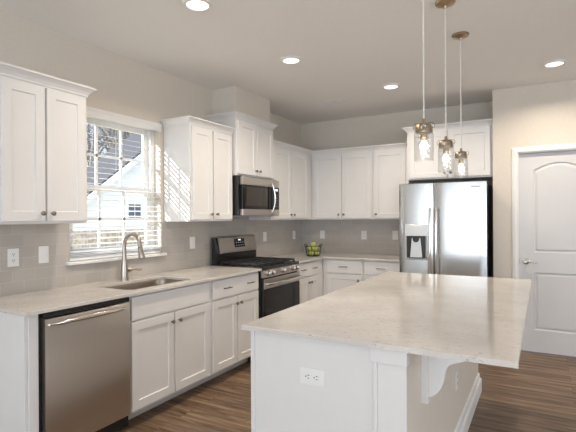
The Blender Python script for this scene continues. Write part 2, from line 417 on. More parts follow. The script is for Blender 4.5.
# windows
def win_frame(bm, y0, y1, z0, z1, x0, x1, w):
    box(bm, x0, x1, y0, y0 + w, z0, z1, 0.002); box(bm, x0, x1, y1 - w, y1, z0, z1, 0.002)
    box(bm, x0, x1, y0 + w, y1 - w, z0, z0 + w, 0.002); box(bm, x0, x1, y0 + w, y1 - w, z1 - w, z1, 0.002)
w1 = struct_empty('window_1')
bm = NB(); win_frame(bm, WY0, WY1, WZ0, WZ1, -0.148, -0.075, 0.045); obj('window_frame', bm, 'trim', w1)
MR = 1.645
def sash(name, y0, y1, z0, z1, x0, x1, w, rows):
    bm = NB(); win_frame(bm, y0, y1, z0, z1, x0, x1, w)
    gy0, gy1, gz0, gz1 = y0 + w, y1 - w, z0 + w, z1 - w; xm = (x0 + x1) / 2
    for k in (1, 2):
        yy = gy0 + (gy1 - gy0) * k / 3; box(bm, xm - 0.008, xm + 0.008, yy - 0.010, yy + 0.010, gz0, gz1)
    for k in range(1, rows):
        zz = gz0 + (gz1 - gz0) * k / rows; box(bm, xm - 0.008, xm + 0.008, gy0, gy1, zz - 0.010, zz + 0.010)
    s = obj(name, bm, 'trim', w1)
    obj('glass_pane', bx(xm - 0.002, xm + 0.002, gy0 - 0.005, gy1 + 0.005, gz0 - 0.005, gz1 + 0.005), 'pane', s)
sash('upper_sash', WY0 + 0.045, WY1 - 0.045, MR - 0.02, WZ1 - 0.045, -0.138, -0.112, 0.045, 2)
sash('lower_sash', WY0 + 0.045, WY1 - 0.045, WZ0 + 0.04, MR + 0.025, -0.108, -0.080, 0.045, 2)
bm = NB(); box(bm, -0.075, 0.045, WY0 - 0.03, WY1 + 0.035, WZ0 - 0.024, WZ0 + 0.0, 0.006, 3)
obj('window_sill', bm, 'trim', w1)
for i, (a0, a1) in enumerate(((0.25, 3.2), (3.55, 6.5))):
    w = struct_empty('window_%d' % (i + 2))
    bm = NB()
    for x_ in (a0, (a0 + a1) / 2 - 0.025, a1 - 0.05): box(bm, x_, x_ + 0.05, YR - 0.09, YR - 0.03, 0.1, 2.4)
    for z_ in (0.1, 2.35): box(bm, a0, a1, YR - 0.09, YR - 0.03, z_, z_ + 0.05)
    obj('window_frame', bm, 'trim', w)
    obj('glass_pane', bx(a0 + 0.05, a1 - 0.05, YR - 0.063, YR - 0.057, 0.15, 2.35), 'pane', w)
w = struct_empty('window_4'); bm = NB()
for y_ in (-0.1, 1.175, 2.45): box(bm, XR + 0.03, XR + 0.09, y_, y_ + 0.05, 0.65, 2.25)
for z_ in (0.65, 2.2): box(bm, XR + 0.03, XR + 0.09, -0.1, 2.5, z_, z_ + 0.05)
obj('window_frame', bm, 'trim', w)
obj('glass_pane', bx(XR + 0.057, XR + 0.063, -0.05, 2.45, 0.7, 2.2), 'pane', w)

# door with two panels, the upper arched
d1 = struct_empty('door_1', (DX0, YD, 0))
def panel_door(W, Hh):
    bm = NB(); y = 0.035
    px0, px1 = 0.140, W - 0.140; cx = W / 2
    def arch(a, zt, zs):  # loop for arched panel inset a
        pts = [(px0 + a, 1.03 + a), (px1 - a, 1.03 + a)]
        n = 14
        for i in range(n + 1):
            u = 1 - 2 * i / n; pts.append((cx + u * (px1 - a - cx), zs + (zt - zs) * math.cos(u * PI / 2) ** 0.9 - a))
        return pts
    def rect(a): return [(px0 + a, 0.235 + a), (px1 - a, 0.235 + a), (px1 - a, 0.825 - a), (px0 + a, 0.825 - a)]
    outer = [(0.003, 0.012), (W - 0.003, 0.012), (W - 0.003, Hh), (0.003, Hh)]
    loops = [outer, arch(0, 1.945, 1.872), rect(0)]
    edges = []
    for lp in loops:
        v = [bm.verts.new((p[0], y, p[1])) for p in lp]; edges += [bm.edges.new((v[i], v[(i + 1) % len(v)])) for i in range(len(v))]
    bmesh.ops.triangle_fill(bm, edges=edges, use_beauty=True)
    for fn in (lambda a: arch(a, 1.945, 1.872), rect):
        prev = None
        for a, yy in ((0, y), (0.006, y + 0.009), (0.016, y + 0.011), (0.030, y + 0.004), (0.036, y + 0.003)):
            lp = [bm.verts.new((p[0], yy, p[1])) for p in fn(a)]
            if prev:
                for i in range(len(lp)): bm.faces.new((prev[i], prev[(i + 1) % len(lp)], lp[(i + 1) % len(lp)], lp[i]))
            prev = lp
        bm.faces.new(prev)
    bmesh.ops.remove_doubles(bm, verts=bm.verts[:], dist=1e-5)
    # edge and back
    A = [(0.003, 0.012), (W - 0.003, 0.012), (W - 0.003, Hh), (0.003, Hh)]
    F = [bm.verts.new((p[0], y, p[1])) for p in A]; B = [bm.verts.new((p[0], y + 0.04, p[1])) for p in A]
    for i in range(4): bm.faces.new((F[i], F[(i + 1) % 4], B[(i + 1) % 4], B[i]))
    bm.faces.new(B); bmesh.ops.remove_doubles(bm, verts=bm.verts[:], dist=1e-5)
    return bm
DW_ = DX1 - DX0
ds = obj('door_slab', panel_door(DW_, 2.045), 'door', d1)
bm = NB()
box(bm, 0.0, DW_, 0.075, 0.12, 0, DZ); bm2 = NB()
CAS = [(0, 0), (0.0, -0.010), (0.008, -0.016), (0.030, -0.018), (0.048, -0.013), (0.057, -0.011), (0.057, 0)]
def casing(bm):
    # left, right legs and head, mitred
    rings = []
    for (cx, cz, sx, sz) in ((0, 0, -1, 0), (0, DZ, -1, 1), (DW_, DZ, 1, 1), (DW_, 0, 1, 0)):
        rings.append([bm.verts.new((cx + sx * (a + 0.0), b_, cz + sz * (a + 0.0))) for a, b_ in CAS])
    n = len(CAS)
    for A, B in zip(rings, rings[1:]):
        for k in range(n): bm.faces.new((A[k], A[(k + 1) % n], B[(k + 1) % n], B[k]))
    bm.faces.new(rings[0]); bm.faces.new(rings[-1])
casing(bm2); bm.free()
obj('door_casing', bm2, 'trim', d1)
bm = NB(); box(bm, -0.001, 0.003, 0.0, 0.12, 0, DZ); box(bm, DW_ - 0.003, DW_ + 0.001, 0, 0.12, 0, DZ); box(bm, 0, DW_, 0, 0.12, DZ - 0.006, DZ)
box(bm, 0.003, 0.016, 0.077, 0.12, 0, DZ - 0.006); box(bm, DW_ - 0.016, DW_ - 0.003, 0.077, 0.12, 0, DZ - 0.006)
obj('door_jamb', bm, 'trim', d1)
bm = NB(); lathe(bm, [(0.032, 0), (0.032, 0.006), (0.026, 0.012), (0.013, 0.014), (0.013, 0.042), (0.015, 0.046), (0.012, 0.058)], (0.066, 0.035, 0.935), '-y', 20)
tube(bm, [(0.066, -0.014, 0.935), (0.09, -0.018, 0.938), (0.12, -0.018, 0.934), (0.15, -0.014, 0.928), (0.175, -0.012, 0.930)], 0.008, 10, [0.012, 0.009, 0.0085, 0.008, 0.006])
obj('door_handle', bm, 'chrome', ds, True)
obj('door_latch', bx(-0.002, 0.006, 0.025, 0.036, 0.90, 0.96), 'bronze', d1)
BB = [(0, 0), (0.014, 0), (0.014, 0.085), (0.010, 0.098), (0.004, 0.110), (0, 0.112)]
struct('baseboard_door', sweep(NB(), [(XC, YD), (DX0 - 0.057, YD)], BB), 'trim')
struct('baseboard_door_right', sweep(NB(), [(DX1 + 0.057, YD), (XR, YD)], BB), 'trim')
struct('baseboard_right', sweep(NB(), [(XR, YD), (XR, YR)], BB), 'trim')

# ------------------------------------------------------------------ outside
struct('ground_outside', bx(-60, -0.16, -30, 60, -0.6, -0.5), 'ground')
nh = thing('neighbour_house', 'white lap-sided house gable seen through the kitchen window blinds', 'house', (-8, 7.2, -0.5))
bm = NB()
rk = lambda y: 1.35 + 0.5 + (y - 0.2) * 0.735   # rake height above local origin (z+0.5)
n = 46
for k in range(n):                   # lap siding boards, each clipped by the rake
    z0 = 1.57 + k * 0.115; z1 = z0 + 0.115
    ys = max(0.3, (z0 - 1.85) / 0.735 + 0.2 + 0.05)
    if ys > 5.4: break
    prism(bm, [(0.0, z0), (0.016, z0), (0.004, z1), (0.0, z1)], 'y', ys, 11.0 - ys)
obj('siding', bm, 'siding', nh)
bm = NB(); prism(bm, [(0.3, 0.0), (10.7, 0.0), (10.7, 1.85), (5.5, rk(5.5)), (0.3, 1.85)], 'x', -1.5, -0.001); obj('wall', bm, 'siding', nh)
obj('foundation', bx(-0.02, 0.03, 0.25, 10.75, 0, 1.57), 'stone', nh)
bm = NB()
for s in (0, 1):
    p = [(0.0, 1.70), (5.5, rk(5.5) + 0.0), (5.5, rk(5.5) + 0.22), (0.0, 1.92)]
    if s: p = [(11 - a, b_) for a, b_ in p]
    prism(bm, p, 'x', -1.6, 0.15)
obj('roof', bm, 'roof', nh)
bm = NB()
for s in (0, 1):
    p = [(0.0, 1.66), (5.5, rk(5.5) - 0.04), (5.5, rk(5.5) + 0.16), (0.0, 1.86)]
    if s: p = [(11 - a, b_) for a, b_ in p]
    prism(bm, p, 'x', 0.151, 0.19)
obj('rake_board', bm, 'siding', nh)
wn = obj('window', bx(0.0, 0.045, 2.36, 2.94, 1.87, 2.39), 'siding', nh)
bm = NB()
for i in range(2):
    for j in range(2): box(bm, 0.045, 0.05, 2.41 + i * 0.25, 2.41 + i * 0.25 + 0.22, 1.92 + j * 0.225, 1.92 + j * 0.225 + 0.195)
obj('pane', bm, mat('far_window_glass', (0.12, 0.14, 0.17), 0.15), wn)
struct('sun_blocker_rear', bx(-2.0, 12, -12.3, -12, -0.5, 6.5), 'siding')  # added out of view to keep direct sun out of the rear windows

def tree(loc, h, seed, label):
    rnd = random.Random(seed); bm = NB()
    def branch(p, d, L_, r, lev):
        pts = [p]; n_ = 4; q = p.copy(); dd = d.copy()
        for i in range(n_):
            dd = (dd + Vector((rnd.uniform(-1, 1), rnd.uniform(-1, 1), rnd.uniform(-.3, .5))) * 0.16).normalized(); q = q + dd * (L_ / n_); pts.append(q.copy())
        tube(bm, pts, r, 5 if lev < 2 else 3, [r * (1 - 0.7 * i / n_) for i in range(n_ + 1)])
        if lev < 4:
            for _ in range((11, 6, 5, 3)[lev]):
                k = rnd.uniform(0.3, 1.0) * n_; i = min(int(k), n_ - 1); bp = pts[i].lerp(pts[i + 1], k - i)
                a = rnd.uniform(0, 2 * PI); side = Vector((math.cos(a), math.sin(a), rnd.uniform(0.1, 0.9)))
                branch(bp, (dd * 0.5 + side).normalized(), L_ * rnd.uniform(0.38, 0.58), r * 0.5, lev + 1)
    branch(Vector((0, 0, 0)), Vector((0, 0, 1)), h, h * 0.019, 0)
    tag(obj('bare_tree', bm, 'bark', loc=loc), label, 'tree')
tree((-14.5, 13.2, -0.5), 8.5, 3, 'bare winter tree at the left edge of the window view')
tree((-17.0, 16.2, -0.5), 10, 8, 'bare winter tree second from the left behind the window blinds')
tree((-14.5, 15.6, -0.5), 8, 21, 'bare winter tree in the middle of the window view, above the house roof')
tree((-18.0, 19.2, -0.5), 10.5, 5, 'bare winter tree rising to the right above the white house roof slope')
tree((-14.5, 17.4, -0.5), 8.5, 13, 'bare winter tree furthest right, partly hidden by the white gable')

# blinds
bl = thing('window_blinds', 'white horizontal slat blinds hanging in the kitchen window', 'blinds', (-0.02, (WY0 + WY1) / 2, WZ0))
hw = (WY1 - WY0) / 2 - 0.006
bm = NB(); zt = WZ1 - WZ0 - 0.058; tl = math.radians(10); sp = 0.0425; k = 0; z = 0.045
nsl = int((zt - 0.03) / sp)
for k in range(nsl):
    z = 0.05 + k * sp if k > 3 else 0.030 + k * 0.012
    z = 0.075 + (k - 3) * sp if k > 3 else z
    c, s = math.cos(tl), math.sin(tl); hd = 0.018; th = 0.0014
    if z > zt: break
    pts = [(-hd * c - th * s, z + hd * s - th), (hd * c - th * s, z - hd * s - th), (hd * c + th * s, z - hd * s + th), (-hd * c + th * s, z + hd * s + th)]
    prism(bm, [(p[0], p[1]) for p in pts], 'y', -hw, hw)
obj('slats', bm, 'slat', bl)
obj('bottom_rail', bx(-0.024, 0.024, -hw, hw, 0.003, 0.020, 0.003), 'slat', bl)
obj('headrail', bx(-0.026, 0.020, -hw, hw, zt + 0.012, WZ1 - WZ0 - 0.002), 'slat', bl)
bm = NB(); pv = [(0.022, zt - 0.005), (0.030, zt - 0.005), (0.034, zt + 0.008), (0.034, zt + 0.035), (0.040, zt + 0.045), (0.044, zt + 0.062), (0.022, zt + 0.062)]
prism(bm, pv, 'y', -hw - 0.004, hw + 0.008); obj('valance', bm, 'trim', bl)
bm = NB()
for yy in (-0.30, 0.0, 0.30):
    for xx in (-0.019, 0.019): tube(bm, [(xx, yy, 0.02), (xx, yy, zt + 0.01)], 0.001, 4)
obj('ladder_cords', bm, 'slat', bl)

# ------------------------------------------------------------------ cabinets, left wall (fronts face +x)
R90 = PI / 2
FX = 0.312; BXF = YB - 0.335 + 0.02
upper('white two-door upper cabinet at far left, left of the window', (FX, 1.428, 0), R90, 0.578, FX, 1.372, 2.245,
      [(0.012, 0.272), (0.285, 0.556)], [0.245, 0.312])
upper('white two-door upper cabinet between the window and the microwave', (FX, 3.03, 0), R90, 0.621, FX, 1.372, 2.245,
      [(0.018, 0.298), (0.316, 0.604)], [0.268, 0.348], ends=(True, False))
tm = upper('white two-door upper cabinet directly above the microwave, raised higher', (0.352, 3.670, 0), R90, 0.705, 0.352, 1.828, 2.41,
      [(0.018, 0.345), (0.360, 0.687)], [0.317, 0.388])
upper('white two-door upper cabinet from the microwave to the room corner', (FX, 4.392, 0), R90, BXF - 4.392, FX, 1.372, 2.245,
      [(0.03, 0.450), (0.466, 0.905)], [0.415, 0.50], ends=(False, False))
DU = YB - BXF - 0.004
upper('white two-door upper cabinet on the back wall, nearest the corner', (0.3125, BXF, 0), 0, 0.847, DU, 1.372, 2.245,
      [(0.042, 0.436), (0.446, 0.834)], [0.407, 0.475], ends=(False, False))
upper('white single-door upper cabinet on the back wall, just left of the refrigerator', (1.162, BXF, 0), 0, 0.452, DU, 1.372, 2.245,
      [(0.024, 0.420)], [0.055], ends=(False, False))
tf = upper('deep white two-door cabinet above the refrigerator', (1.632, 5.30, 0), 0, XC - 1.634, YB - 5.304, 1.828, 2.40,
      [(0.03, 0.452), (0.464, 0.895)], [0.425, 0.49], ends=(True, False))

def sink_ring(): return rrect(0.185, 0.56, 2.15, 2.80, 0.07)
fx = 0.612
base('white sink base cabinet with blank drawer front between dishwasher and drawer cabinet', (fx, 2.092, 0), R90, 0.842, [(0.010, 0.812, [])], [(0.010, 0.405, 0.375), (0.416, 0.812, 0.452)], hollow=True)
base('white base cabinet between the sink cabinet and the range', (fx, 2.936, 0), R90, 0.718, [(0.020, 0.700, [0.195, 0.545])], [(0.020, 0.352, 0.329), (0.364, 0.700, 0.396)])
base('white base cabinet right of the range, in the corner', (fx, 4.412, 0), R90, 0.722, [(0.030, 0.575, [0.14, 0.43])], [(0.030, 0.297, 0.275), (0.309, 0.575, 0.335)])
base('white base cabinet on the back wall, next to the corner', (0.617, 5.135, 0), 0, 0.528, [(0.060, 0.512, [0.285])], [(0.060, 0.512, 0.475)], D=0.602)
base('white base cabinet on the back wall, beside the refrigerator', (1.147, 5.135, 0), 0, 0.466, [(0.014, 0.452, [0.225])], [(0.014, 0.452, 0.045)], D=0.602)
ep = thing('end_panel', 'white end panel closing the cabinet run left of the dishwasher', 'cabinet panel', (0, 1.398, 0))
obj('panel', bx(0.002, 0.612, 0, 0.018, 0, 0.894, 0.002), 'white', ep)
obj('filler_strip', bx(0.560, 0.622, 0.0185, 0.072, 0.0, 0.894, 0.002), 'white', ep)

# worktops
bm = slab(NB(), [(0.008, 1.380), (0.655, 1.380), (0.655, 3.657), (0.008, 3.657)], 0.894, 0.914, [sink_ring()], 0.003)
tag(obj('countertop', bm, 'quartz'), 'speckled pale quartz countertop with sink cutout below the window', 'countertop')
bm = slab(NB(), [(0.008, 4.402), (0.655, 4.402), (0.655, YB - 0.655), (1.620, YB - 0.655), (1.620, YB - 0.008), (0.008, YB - 0.008)], 0.894, 0.914, [], 0.003)
tag(obj('countertop', bm, 'quartz'), 'speckled pale quartz corner countertop between range and refrigerator', 'countertop')

# sink
sk = thing('kitchen_sink', 'undermount stainless steel sink below the window', 'sink', (0.3725, 2.475, 0.72))
bm = NB(); prev = None
hx, hy = 0.1875, 0.325
for (o_, z_, r_) in ((0.012, 0.1735, 0.07), (-0.0, 0.1735, 0.07), (-0.004, 0.155, 0.07), (-0.010, 0.03, 0.07), (-0.022, 0.008, 0.06), (-0.045, 0.0, 0.045), (-0.14, -0.004, 0.02)):
    lp = [bm.verts.new((p[0], p[1], z_)) for p in rrect(-hx - o_, hx + o_, -hy - o_, hy + o_, max(r_, 0.01))]
    if prev:
        for i in range(len(lp)): bm.faces.new((prev[i], prev[(i + 1) % len(lp)], lp[(i + 1) % len(lp)], lp[i]))
    prev = lp
bm.faces.new(prev)
obj('basin', bm, mat('sink_steel', (0.36, 0.31, 0.26), 0.28, 1.0), sk, True)
obj('drain', lathe(NB(), [(0.045, -0.003), (0.045, 0.001), (0.036, 0.002), (0.034, -0.002), (0.01, -0.0025)], (0, 0, 0), 'z', 20), 'chrome', sk, True)

# faucet
fc = thing('faucet', 'brushed nickel gooseneck pull-down faucet behind the sink', 'faucet', (0.125, 2.478, 0.914))
bm = NB(); lathe(bm, [(0.032, 0), (0.032, 0.005), (0.0295, 0.010), (0.028, 0.05), (0.0245, 0.12), (0.018, 0.17), (0.016, 0.19)], (0, 0, 0), 'z', 20)
obj('faucet_body', bm, 'nickel', fc, True)
pts = [(0, 0, 0.188), (0, 0, 0.275)]
for i in range(1, 12):
    a = PI * i / 12 * 0.94; pts.append((0.088 - 0.088 * math.cos(a), 0.0, 0.275 + 0.090 * math.sin(a)))
pts.append((pts[-1][0] + 0.006, 0, pts[-1][2] - 0.03))
bm = tube(NB(), pts, 0.0155, 14); obj('spout', bm, 'nickel', fc, True)
e_ = pts[-1]
bm = tube(NB(), [(e_[0] - 0.002, 0, e_[2] + 0.006), (e_[0] + 0.004, 0, e_[2] - 0.02), (e_[0] + 0.012, 0, e_[2] - 0.06), (e_[0] + 0.020, 0, e_[2] - 0.10), (e_[0] + 0.021, 0, e_[2] - 0.106)], 0.015, 14, [0.016, 0.017, 0.020, 0.026, 0.022])
sh = obj('spray_head', bm, 'nickel', fc, True)
obj('spray_collar', tube(NB(), [(e_[0] + 0.003, 0, e_[2] - 0.018), (e_[0] + 0.006, 0, e_[2] - 0.033)], 0.0175, 14), 'slot', sh, True)
bm = NB(); tube(bm, [(0.0, 0, 0.078), (0.015, 0.040, 0.080), (0.018, 0.050, 0.080)], 0.014, 14, [0.019, 0.0195, 0.015])
tube(bm, [(0.018, 0.048, 0.080), (0.030, 0.075, 0.084), (0.045, 0.105, 0.078), (0.055, 0.125, 0.076)], 0.006, 10, [0.012, 0.009, 0.0105, 0.008])
obj('lever_handle', bm, 'nickel', fc, True)

# ------------------------------------------------------------------ dishwasher
dw = thing('dishwasher', 'stainless steel dishwasher with bowed bar handle under the left countertop', 'dishwasher', (0.612, 1.474, 0), R90)
obj('tub', bx(0.0, 0.612, 0.002, 0.58, 0.03, 0.890), 'black', dw)
bm = NB()
# door slightly bowed
Wd = 0.578; x0 = 0.018
prof = []
for i in range(13):
    u = i / 12; prof.append((x0 + Wd * u, -0.036 - 0.006 * math.sin(PI * u)))
rings = []
for z_, off in ((0.118, 0.004), (0.122, 0.0), (0.842, 0.0), (0.853, 0.006), (0.856, 0.016)):
    rings.append([bm.verts.new((p[0], p[1] + off, z_)) for p in prof] + [bm.verts.new((x0 + Wd, 0.0, z_)), bm.verts.new((x0, 0.0, z_))])
for A, B in zip(rings, rings[1:]):
    for k in range(len(A)): bm.faces.new((A[k], A[(k + 1) % len(A)], B[(k + 1) % len(A)], B[k]))
bm.faces.new(rings[0]); bm.faces.new(rings[-1])
dd = obj('door', bm, 'steel', dw, True)
bm = NB(); pts = []; rad = []
for i in range(15):
    u = i / 14; x = 0.045 + 0.525 * u; pts.append((x, -0.045 - 0.040 * math.sin(PI * u) ** 0.6, 0.824 + 0.008 * math.sin(PI * u)))
    rad.append((0.006 + 0.007 * math.sin(PI * u) ** 0.5, 0.006 + 0.009 * math.sin(PI * u) ** 0.5))
tube(bm, pts, 0.01, 12, rad)
obj('handle', bm, 'chrome', dd, True)
obj('control_strip', bx(0.012, 0.600, -0.030, 0.001, 0.860, 0.886, 0.002), 'black', dw)
obj('kick_plate', bx(0.0, 0.612, 0.05, 0.09, 0.0, 0.115), 'black', dw)

# ------------------------------------------------------------------ range
rg = thing('gas_range', 'stainless steel freestanding gas range with black oven window', 'range', (0.64, 3.662, 0), R90)
W = 0.736
obj('body', bx(0, W, 0.0, 0.60, 0.03, 0.905, 0.002), 'black', rg)
bm = bx(0.0, W, -0.030, 0.60, 0.893, 0.922, 0.006); obj('cooktop', bm, 'black', rg)
bm = NB()
prism(bm, [(-0.030, 0.820), (0.0, 0.820), (0.0, 0.892), (-0.030, 0.892)], 'x', 0.004, W - 0.004)
obj('control_panel', bm, 'steel', rg)
for i, kx in enumerate((0.080, 0.160, 0.368, 0.576, 0.656)):
    bm = NB(); lathe(bm, [(0.028, 0), (0.028, 0.006), (0.024, 0.009), (0.023, 0.030), (0.019, 0.034)], (kx, -0.030, 0.862), '-y', 18)
    box(bm, kx - 0.004, kx + 0.004, -0.072, -0.062, 0.845, 0.879, 0.002)
    obj('burner_knob', bm, 'knob', rg, True)
dr = obj('oven_door', bx(0.004, W - 0.004, -0.032, -0.001, 0.215, 0.808, 0.004), 'black', rg)
obj('door_top_trim', bx(0.004, W - 0.004, -0.037, -0.0322, 0.712, 0.808, 0.002), 'steel', dr)
obj('oven_window', bx(0.006, W - 0.006, -0.036, -0.0322, 0.235, 0.700, 0.001), 'blackglass', dr)
bm = NB(); pts = [(0.03, -0.03, 0.760)] + [(0.035 + (W - 0.07) * i / 12, -0.062 - 0.018 * math.sin(PI * i / 12), 0.757) for i in range(13)] + [(W - 0.03, -0.03, 0.760)]
tube(bm, pts, 0.012, 12, [0.009] + [(0.010, 0.013)] * 13 + [0.009]); obj('handle', bm, 'chrome', dr, True)
obj('lower_drawer', bx(0.004, W - 0.004, -0.030, -0.001, 0.04, 0.205, 0.004), 'steel', rg)
# backguard
bm = NB(); prism(bm, [(0.535, 0.922), (0.598, 0.922), (0.598, 1.200), (0.575, 1.200), (0.535, 1.04)], 'x', 0.0, W); bg_ = obj('backguard', bm, 'black', rg)
bm = NB(); prism(bm, [(0.522, 1.035), (0.535, 1.030), (0.562, 1.190), (0.575, 1.2005), (0.592, 1.2005), (0.592, 1.208), (0.560, 1.206), (0.548, 1.190), (0.540, 1.13)], 'x', 0.05, W - 0.004)
obj('backguard_panel', bm, 'steel', bg_)
bm = NB(); prism(bm, [(0.526, 1.085), (0.534, 1.085), (0.548, 1.178), (0.5425, 1.178)], 'x', 0.315, 0.50); dsp = obj('display', bm, 'blackglass', bg_)
for i in range(4):
    for j in range(2):
        cx = 0.335 + i * 0.04; z = 1.10 + j * 0.03; y = 0.526 + (z - 1.085) * 0.177 - 0.0015
        obj('button', bx(cx, cx + 0.018, y, y + 0.003, z, z + 0.008), 'greyplastic', dsp)
bm = NB(); box(bm, 0.385, 0.43, 0.5375, 0.541, 1.155, 1.169); obj('clock', bm, 'display', dsp)
# grates and burners
for gx0, gx1 in ((0.03, 0.262), (0.268, 0.484), (0.490, 0.722)):
    bm = NB(); z0, z1 = 0.938, 0.952
    for yy in (0.02, 0.13, 0.25, 0.38, 0.50): box(bm, gx0, gx1, yy, yy + 0.012, z0, z1, 0.002, 1)
    for xx in (gx0, (gx0 + gx1) / 2 - 0.006, gx1 - 0.012): box(bm, xx, xx + 0.012, 0.02, 0.512, z0, z1, 0.002, 1)
    for xx in (gx0, gx1 - 0.012):
        for yy in (0.02, 0.25, 0.50): box(bm, xx, xx + 0.012, yy, yy + 0.012, 0.922, z0 + 0.001)
    obj('grate', bm, 'iron', rg)
for cx, cy in ((0.146, 0.14), (0.146, 0.40), (0.376, 0.26), (0.606, 0.14), (0.606, 0.40)):
    obj('burner', lathe(NB(), [(0.05, 0.921), (0.05, 0.926), (0.036, 0.928), (0.036, 0.934), (0.03, 0.937)], (cx, cy, 0), 'z', 20), 'iron', rg, True)

# ------------------------------------------------------------------ microwave
mw = thing('microwave', 'over-the-range stainless microwave mounted above the gas range', 'microwave', (0.385, 3.654, 0), R90)
W = 0.737
obj('body', bx(0, W, 0.0, 0.376, 1.425, 1.826, 0.003), 'black', mw)
dm = obj('door', bx(0.030, 0.572, -0.035, -0.001, 1.430, 1.812, 0.004), 'blackglass', mw)
obj('top_band', bx(0.028, W, -0.040, -0.001, 1.735, 1.816, 0.004), 'steel', mw)
obj('bottom_band', bx(0.028, W, -0.040, -0.001, 1.425, 1.490, 0.004), 'steel', mw)
obj('window_mesh', bx(0.09, 0.49, -0.0365, -0.035, 1.525, 1.715, 0.002), mat('mw_window', (0.035, 0.028, 0.022), 0.15), dm)
cp = obj('control_panel', bx(0.587, W, -0.038, -0.001, 1.492, 1.733, 0.003), 'blackglass', mw)
for i in range(3):
    for j in range(5): obj('button', bx(0.612 + i * 0.036, 0.637 + i * 0.036, -0.0395, -0.038, 1.52 + j * 0.03, 1.536 + j * 0.03), 'darkbutton', cp)
bm = NB(); box(bm, 0.615, 0.705, -0.0395, -0.038, 1.695, 1.72); obj('clock', bm, 'display', cp)
bm = NB(); pts = [(0.553, -0.03, 1.765)] + [(0.555 + 0.020 * math.sin(PI * i / 12), -0.060 - 0.022 * math.sin(PI * i / 12), 1.775 - 0.315 * i / 12) for i in range(13)] + [(0.553, -0.03, 1.470)]
tube(bm, pts, 0.011, 12); obj('handle', bm, 'chrome', dm, True)
obj('vent_bottom', bx(0.03, W - 0.03, 0.02, 0.33, 1.417, 1.4255), 'greyplastic', mw)

# ------------------------------------------------------------------ refrigerator
fr = thing('refrigerator', 'stainless side-by-side refrigerator with ice and water dispenser', 'refrigerator', (1.620, 4.955, 0))
W = 0.895
obj('body', bx(0.004, W - 0.004, 0.068, 0.755, 0.02, 1.745, 0.004), 'black', fr)
def bowed(x0, x1, z0, z1, y1=0.062, bow=0.005):
    bm = NB(); prof = []
    for i in range(13):
        u = i / 12; e_ = 0.010 if i in (0, 12) else (0.002 if i in (1, 11) else 0)
        prof.append((x0 + (x1 - x0) * u, 0.012 - bow * math.sin(PI * u) + e_))
    rings = [[bm.verts.new((p[0], p[1] + o_, z_)) for p in prof] + [bm.verts.new((x1, y1, z_)), bm.verts.new((x0, y1, z_))] for z_, o_ in ((z0, 0.006), (z0 + 0.006, 0), (z1 - 0.006, 0), (z1, 0.006))]
    for A, B in zip(rings, rings[1:]):
        for k in range(len(A)): bm.faces.new((A[k], A[(k + 1) % len(A)], B[(k + 1) % len(A)], B[k]))
    bm.faces.new(rings[0]); bm.faces.new(rings[-1]); return bm
fd = obj('freezer_door', bowed(0.003, 0.371, 0.055, 1.765), 'fridgesteel', fr, True)
rd = obj('fridge_door', bowed(0.379, W, 0.055, 1.765), 'fridgesteel', fr, True)
obj('toe_grille', bx(0.02, W - 0.02, 0.03, 0.10, 0.0, 0.050), 'black', fr)
for d_, x_ in ((fd, 0.345), (rd, 0.407)):
    bm = NB(); pts = [(x_, 0.003, 1.47)] + [(x_, -0.034 - 0.022 * math.sin(PI * i / 14), 1.49 - 0.86 * i / 14) for i in range(15)] + [(x_, 0.003, 0.61)]
    tube(bm, pts, 0.012, 12, [0.010] + [(0.014, 0.011)] * 15 + [0.010]); obj('handle', bm, 'chrome', d_, True)
dx0, dx1 = 0.072, 0.312
bm = NB()
# dispenser housing: control face above, alcove below (frame protruding a little from the door)
box(bm, dx0, dx1, -0.012, 0.010, 1.193, 1.317, 0.004)
ds_ = obj('dispenser_panel', bm, 'greyplastic', fd)
M['disp'] = mat('dispenser_face', (0.62, 0.61, 0.60), 0.3, 0.6); ds_.data.materials[0] = M['disp']
bm = NB(); box(bm, dx0, dx0 + 0.018, -0.011, 0.012, 0.942, 1.192, 0.002); box(bm, dx1 - 0.018, dx1, -0.011, 0.012, 0.942, 1.192, 0.002); box(bm, dx0, dx1, -0.011, 0.012, 0.932, 0.955, 0.002)
obj('dispenser_frame', bm, 'greyplastic', fd)
obj('dispenser_alcove', bx(dx0 + 0.018, dx1 - 0.018, -0.004, 0.010, 0.955, 1.192), 'black', fd)
bm = NB(); prism(bm, [(0.127, 0.962), (0.257, 0.962), (0.237, 1.172), (0.147, 1.172)], 'y', -0.0075, -0.0035); obj('dispenser_back', bm, M['disp'], fd)
bm = NB(); prism(bm, [(0.152, 1.192), (0.232, 1.192), (0.224, 1.147), (0.207, 1.127), (0.177, 1.127), (0.160, 1.147)], 'y', -0.020, -0.0072); obj('dispenser_nozzle', bm, 'black', fd)
obj('dispenser_tray', bx(0.112, 0.272, -0.024, -0.004, 0.955, 0.963, 0.002), 'slot', fd)
obj('badge', bx(0.750, 0.835, 0.0005, 0.006, 1.706, 1.716, 0.001), 'greyplastic', rd)

